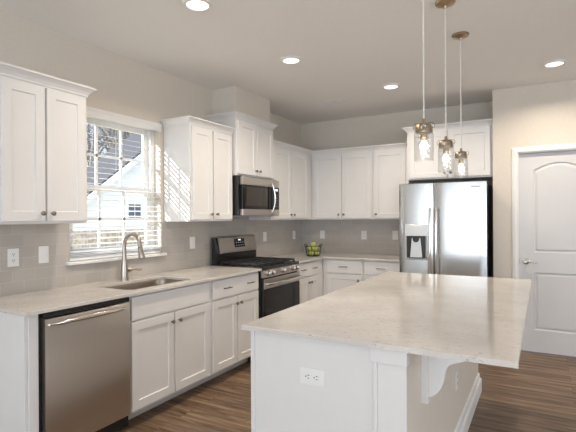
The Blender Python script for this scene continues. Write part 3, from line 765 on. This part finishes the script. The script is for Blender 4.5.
# ------------------------------------------------------------------ island
IX0, IX1, IY0, IY1 = 1.836, 2.548, 1.722, 3.93
isl = thing('kitchen_island', 'white-panelled kitchen island with beige side wall under the quartz top', 'island', (IX0, IY0, 0))
iw, il = IX1 - IX0, IY1 - IY0
kx = iw - 0.128
obj('cabinet_body', bx(0.004, kx, 0.02, il, 0.10, 0.892), 'white', isl)
obj('toe_kick', bx(0.07, kx, 0.02, il, 0.0, 0.0995), 'white', isl)
obj('knee_wall', bx(kx + 0.0005, iw, 0.012, il, 0, 0.892), 'wall', isl)
obj('end_panel', bx(0.022, kx - 0.002, 0.002, 0.0195, 0.0, 0.892, 0.001), 'white', isl)
obj('corner_stile', bx(0.0, 0.0215, -0.003, 0.0195, 0.0, 0.892, 0.002), 'white', isl)
bm = NB(); box(bm, kx - 0.0015, kx + 0.014, -0.006, 0.012, 0, 0.842, 0.002); box(bm, kx + 0.014, iw, 0.004, 0.0115, 0, 0.842, 0.001)
obj('corner_post', bm, 'white', isl)
bm = NB(); box(bm, kx - 0.012, iw + 0.006, -0.012, 0.034, 0.832, 0.892, 0.002); prism(bm, [(0.034, 0.870), (0.062, 0.892), (0.034, 0.892)], 'x', iw, iw + 0.005)
obj('post_cap', bm, 'white', isl)
bm = NB(); sweep(bm, [(iw, il), (iw, 0.034)][::-1], [(0, 0), (0.012, 0), (0.012, 0.128), (0.008, 0.138), (0, 0.142)])
sweep(bm, [(iw, 0.034), (iw, il)], [(0.0125, 0), (0.026, 0), (0.026, 0.092), (0.020, 0.102), (0.0125, 0.104)])
obj('baseboard', bm, 'trim', isl)
PRF = [(0.0305, 0.8915), (0.172, 0.8915), (0.172, 0.806), (0.155, 0.800), (0.135, 0.793), (0.116, 0.783), (0.106, 0.770), (0.100, 0.752), (0.096, 0.725), (0.090, 0.700), (0.080, 0.677), (0.066, 0.657), (0.050, 0.643), (0.0305, 0.636)]
def corbel(yc):
    bm = NB(); box(bm, iw, iw + 0.030, yc - 0.024, yc + 0.024, 0.605, 0.892, 0.002)
    c_ = obj('corbel_plate', bm, 'white', isl)
    pr = PRF
    prism(bm2 := NB(), [(iw + a - 0.0, b_) for a, b_ in pr], 'y', yc - 0.022, yc + 0.022)
    obj('corbel', bm2, 'white', c_)
corbel(0.265); corbel(1.75)
bm = slab(NB(), [(1.805, 1.690), (2.932, 1.690), (2.932, 3.955), (1.805, 3.955)], 0.8925, 0.914, [], 0.004)
tag(obj('island_countertop', bm, 'quartz'), 'speckled pale quartz top of the kitchen island, overhanging on the right', 'countertop')

# ------------------------------------------------------------------ outlets and switches (local: plate centre at 0, faces -Y)
def outlet(label, loc, rotz, kind, roll=0, group=None):
    t = thing('wall_outlet' if kind == 'duplex' else 'wall_switch', label, 'outlet' if kind == 'duplex' else 'switch', loc, rotz)
    if roll: t.rotation_euler = (0, roll, rotz)
    obj('cover_plate', bx(-0.036, 0.036, -0.006, 0, -0.058, 0.058, 0.002), 'plastic', t)
    if kind == 'duplex':
        for s in (-1, 1):
            bm = NB(); lathe(bm, [(0.0165, 0), (0.0165, 0.002)], (0, -0.006, s * 0.020), '-y', 20)
            r = obj('receptacle', bm, 'plastic', t, True)
            bm = NB(); z = s * 0.020
            box(bm, -0.0075, -0.0050, -0.0088, -0.0079, z - 0.002, z + 0.008); box(bm, 0.0050, 0.0075, -0.0088, -0.0079, z - 0.001, z + 0.007)
            box(bm, -0.0022, 0.0022, -0.0088, -0.0079, z - 0.011, z - 0.006); obj('slots', bm, 'slot', r)
    else:
        bm = NB(); prism(bm, [(-0.006, -0.032), (-0.0075, -0.032), (-0.0105, 0.0), (-0.0075, 0.032), (-0.006, 0.032)], 'x', -0.0165, 0.0165)
        obj('rocker', bm, 'plastic', t)
xw = 0.0085
outlet('white duplex outlet under the far-left upper cabinet, leftmost plate on the tiles', (xw, 1.682, 1.153), R90, 'duplex')
outlet('white rocker switch under the far-left upper cabinet, beside the window', (xw, 1.887, 1.157), R90, 'switch')
outlet('white plate on the tiles between the window and the range', (xw, 3.407, 1.160), R90, 'switch')
outlet('white plate on the left wall tiles just right of the range', (xw, 4.735, 1.168), R90, 'switch')
outlet('white plate on the left wall tiles nearest the room corner', (xw, 5.490, 1.160), R90, 'switch')
yw = YB - 0.0085
outlet('white plate on the back wall tiles above the apple basket', (0.329, yw, 1.162), 0, 'switch')
outlet('white duplex outlet in the middle of the back wall tiles', (0.937, yw, 1.162), 0, 'duplex')
outlet('white plate on the back wall tiles next to the refrigerator', (1.358, yw, 1.168), 0, 'switch')
outlet('white horizontal duplex outlet on the front panel of the island', (2.150, IY0 + 0.0018, 0.725), 0, 'duplex', PI / 2)
outlet('white outlet on the beige side wall of the island, seen edge-on', (IX1 + 0.0005, 2.86, 0.42), R90, 'duplex')

# ------------------------------------------------------------------ ceiling
def downlight(label, x, y):
    t = thing('recessed_light', label, 'ceiling light', (x, y, H))
    obj('trim_ring', lathe(NB(), [(0.095, 0.0), (0.095, -0.004), (0.088, -0.012), (0.070, -0.014), (0.068, -0.006), (0.068, -0.001)], (0, 0, 0), 'z', 32, False), 'trim', t, True)
    obj('lens', lathe(NB(), [(0.0675, -0.002), (0.0675, -0.007), (0.05, -0.009), (0.01, -0.0095)], (0, 0, 0), 'z', 32), 'lens', t, True)
    area_light('lamp', (0, 0, -0.02), (0, 0, 0), 0.10, 0.10, 5.5, (1.0, 0.88, 0.74), 'DISK', t, math.radians(150))
downlight('round recessed ceiling light nearest the top edge of the photo', 1.138, 2.184)
downlight('round recessed ceiling light over the floor in front of the range', 1.158, 3.351)
downlight('round recessed ceiling light in front of the refrigerator, furthest back', 1.665, 4.545)
downlight('round recessed ceiling light at right in front of the white door', 3.106, 4.592)
vt = thing('ceiling_vent', 'small white rectangular vent on the ceiling near the back corner', 'vent', (0.915, 4.817, H))
bm = NB(); box(bm, -0.13, 0.13, -0.06, -0.045, -0.006, 0); box(bm, -0.13, 0.13, 0.045, 0.06, -0.006, 0); box(bm, -0.13, -0.115, -0.045, 0.045, -0.006, 0); box(bm, 0.115, 0.13, -0.045, 0.045, -0.006, 0)
obj('vent_frame', bm, 'trim', vt)
bm = NB()
for k in range(6): box(bm, -0.115, 0.115, -0.042 + k * 0.0145, -0.036 + k * 0.0145, -0.005, -0.001)
obj('louvres', bm, 'trim', vt)
obj('backing', bx(-0.115, 0.115, -0.045, 0.045, -0.001, 0), 'slot', vt)

def pendant(label, x, y, zt, zb):
    t = thing('pendant_light', label, 'pendant light', (x, y, H), 0)
    obj('canopy', lathe(NB(), [(0.060, 0.0), (0.062, -0.006), (0.056, -0.016), (0.030, -0.024), (0.012, -0.030), (0.006, -0.045)], (0, 0, 0), 'z', 28), 'brass', t, True)
    bm = NB(); L_ = H - zt - 0.02; n = 60
    for ph in (0, PI):
        tube(bm, [(0.0022 * math.cos(ph + i * 1.1), 0.0022 * math.sin(ph + i * 1.1), -0.04 - (L_ - 0.03) * i / n) for i in range(n + 1)], 0.0022, 5)
    obj('cord', bm, 'cord', t, True)
    z = zt - H
    cap = obj('metal_cap', lathe(NB(), [(0.008, 0.030), (0.010, 0.008), (0.030, 0.004), (0.038, 0.0), (0.041, -0.004), (0.041, -0.040), (0.038, -0.042)], (0, 0, z), 'z', 28), 'brass', t, True)
    bm = NB()
    for s in (-1, 1): tube(bm, [(s * 0.043, 0, z - 0.020), (s * 0.052, 0, z - 0.018), (s * 0.054, 0, z - 0.005), (s * 0.045, 0, z + 0.006), (0, 0, z + 0.008)], 0.0018, 6)
    obj('wire_bail', bm, 'bronze', cap, True)
    obj('socket', lathe(NB(), [(0.017, -0.050), (0.019, -0.075), (0.015, -0.082)], (0, 0, z), 'z', 18), 'brass', t, True)
    hb = zb - H
    prof = [(0.0445, z - 0.010), (0.0455, z - 0.040), (0.0475, z - 0.052), (0.0475, hb + 0.004), (0.046, hb)]
    obj('glass_shade', lathe(NB(), prof, (0, 0, 0), 'z', 32, False), 'jar', t, True)
    obj('bulb', lathe(NB(), [(0.008, z - 0.080), (0.011, z - 0.088), (0.018, z - 0.102), (0.0195, z - 0.114), (0.015, z - 0.126), (0.006, z - 0.131)], (0, 0, 0), 'z', 18), 'bulb', t, True)
pendant('glass jar pendant light nearest the camera, largest of the three', 2.480, 2.350, 1.872, 1.686)
pendant('glass jar pendant light in the middle of the row of three', 2.484, 2.936, 1.872, 1.677)
pendant('glass jar pendant light furthest back, smallest of the three', 2.487, 3.521, 1.872, 1.685)

# ------------------------------------------------------------------ apple basket
bk = thing('wire_basket', 'black wire basket of green apples on the corner countertop', 'basket', (0.472, 5.15, 0.9142))
bm = NB(); r0 = 0.088
def hoop(r, z, w=0.004):
    tube(bm, [(r * math.cos(2 * PI * i / 28), r * math.sin(2 * PI * i / 28), z) for i in range(29)], w, 6)
hoop(0.080, 0.004); hoop(0.093, 0.060, 0.003); hoop(0.102, 0.122, 0.005); hoop(0.040, 0.004, 0.003)
for i in range(14):
    a = 2 * PI * i / 14
    tube(bm, [(r * math.cos(a), r * math.sin(a), z) for r, z in ((0.0, 0.004), (0.080, 0.004), (0.090, 0.035), (0.096, 0.080), (0.102, 0.122))], 0.0028, 5)
obj('basket_frame', bm, 'iron', bk)
for s in (-1, 1):
    bm = NB(); tube(bm, [(s * (0.100 + 0.012 * math.sin(PI * i / 10)), 0.035 * math.cos(PI * i / 10), 0.122 + 0.030 * math.sin(PI * i / 10)) for i in range(11)], 0.005, 6)
    obj('handle', bm, 'iron', bk)
def apple_mesh(bm, r):
    prof = []
    for i in range(13):
        a = -PI / 2 + PI * i / 12; rr = r * math.cos(a) * (1 + 0.06 * math.sin(a)); z = r * 0.92 * math.sin(a)
        if i == 12: z -= r * 0.22; rr = 0.001
        if i == 11: z -= r * 0.02
        if i == 0: z += r * 0.12; rr = 0.001
        prof.append((rr, z))
    return lathe(bm, prof, (0, 0, 0), 'z', 16)
spots = [(0.05 * math.cos(a), 0.05 * math.sin(a), z) for z, o_ in ((0.040, 0.0), (0.0975, PI / 4)) for a in (o_ + PI / 2 * k for k in range(4))] + [(0.0, 0.0, 0.146)]
alab = ['green apple low in the wire basket, on the refrigerator side', 'green apple low at the back of the wire basket', 'green apple low in the wire basket, on the range side', 'green apple low in the wire basket, nearest the camera',
        'green apple in the upper layer, back right of the wire basket', 'green apple in the upper layer, back left of the wire basket', 'green apple in the upper layer, front left of the wire basket', 'green apple in the upper layer, front right of the wire basket',
        'green apple topmost on the pile in the wire basket']
for i, (ax, ay, az) in enumerate(spots):
    loc = (0.472 + ax, 5.15 + ay, 0.9142 + az)
    if i == 0:
        a0 = thing('apple', alab[0], 'apple', loc, 0, 'green apples in the wire basket')
        sk1 = obj('flesh', apple_mesh(NB(), 0.0335), 'apple', a0, True)
        st1 = obj('stem', tube(NB(), [(0, 0, 0.020), (0.001, 0, 0.028), (0.004, 0.001, 0.040)], 0.0015, 6), 'stem', a0)
    else:
        r = a0.copy(); C.objects.link(r); r.location = loc; r['label'] = alab[i]; r.rotation_euler = (random.uniform(-.35, .35), random.uniform(-.35, .35), random.uniform(0, 6))
        for ch in (sk1, st1):
            c = ch.copy(); C.objects.link(c); c.parent = r
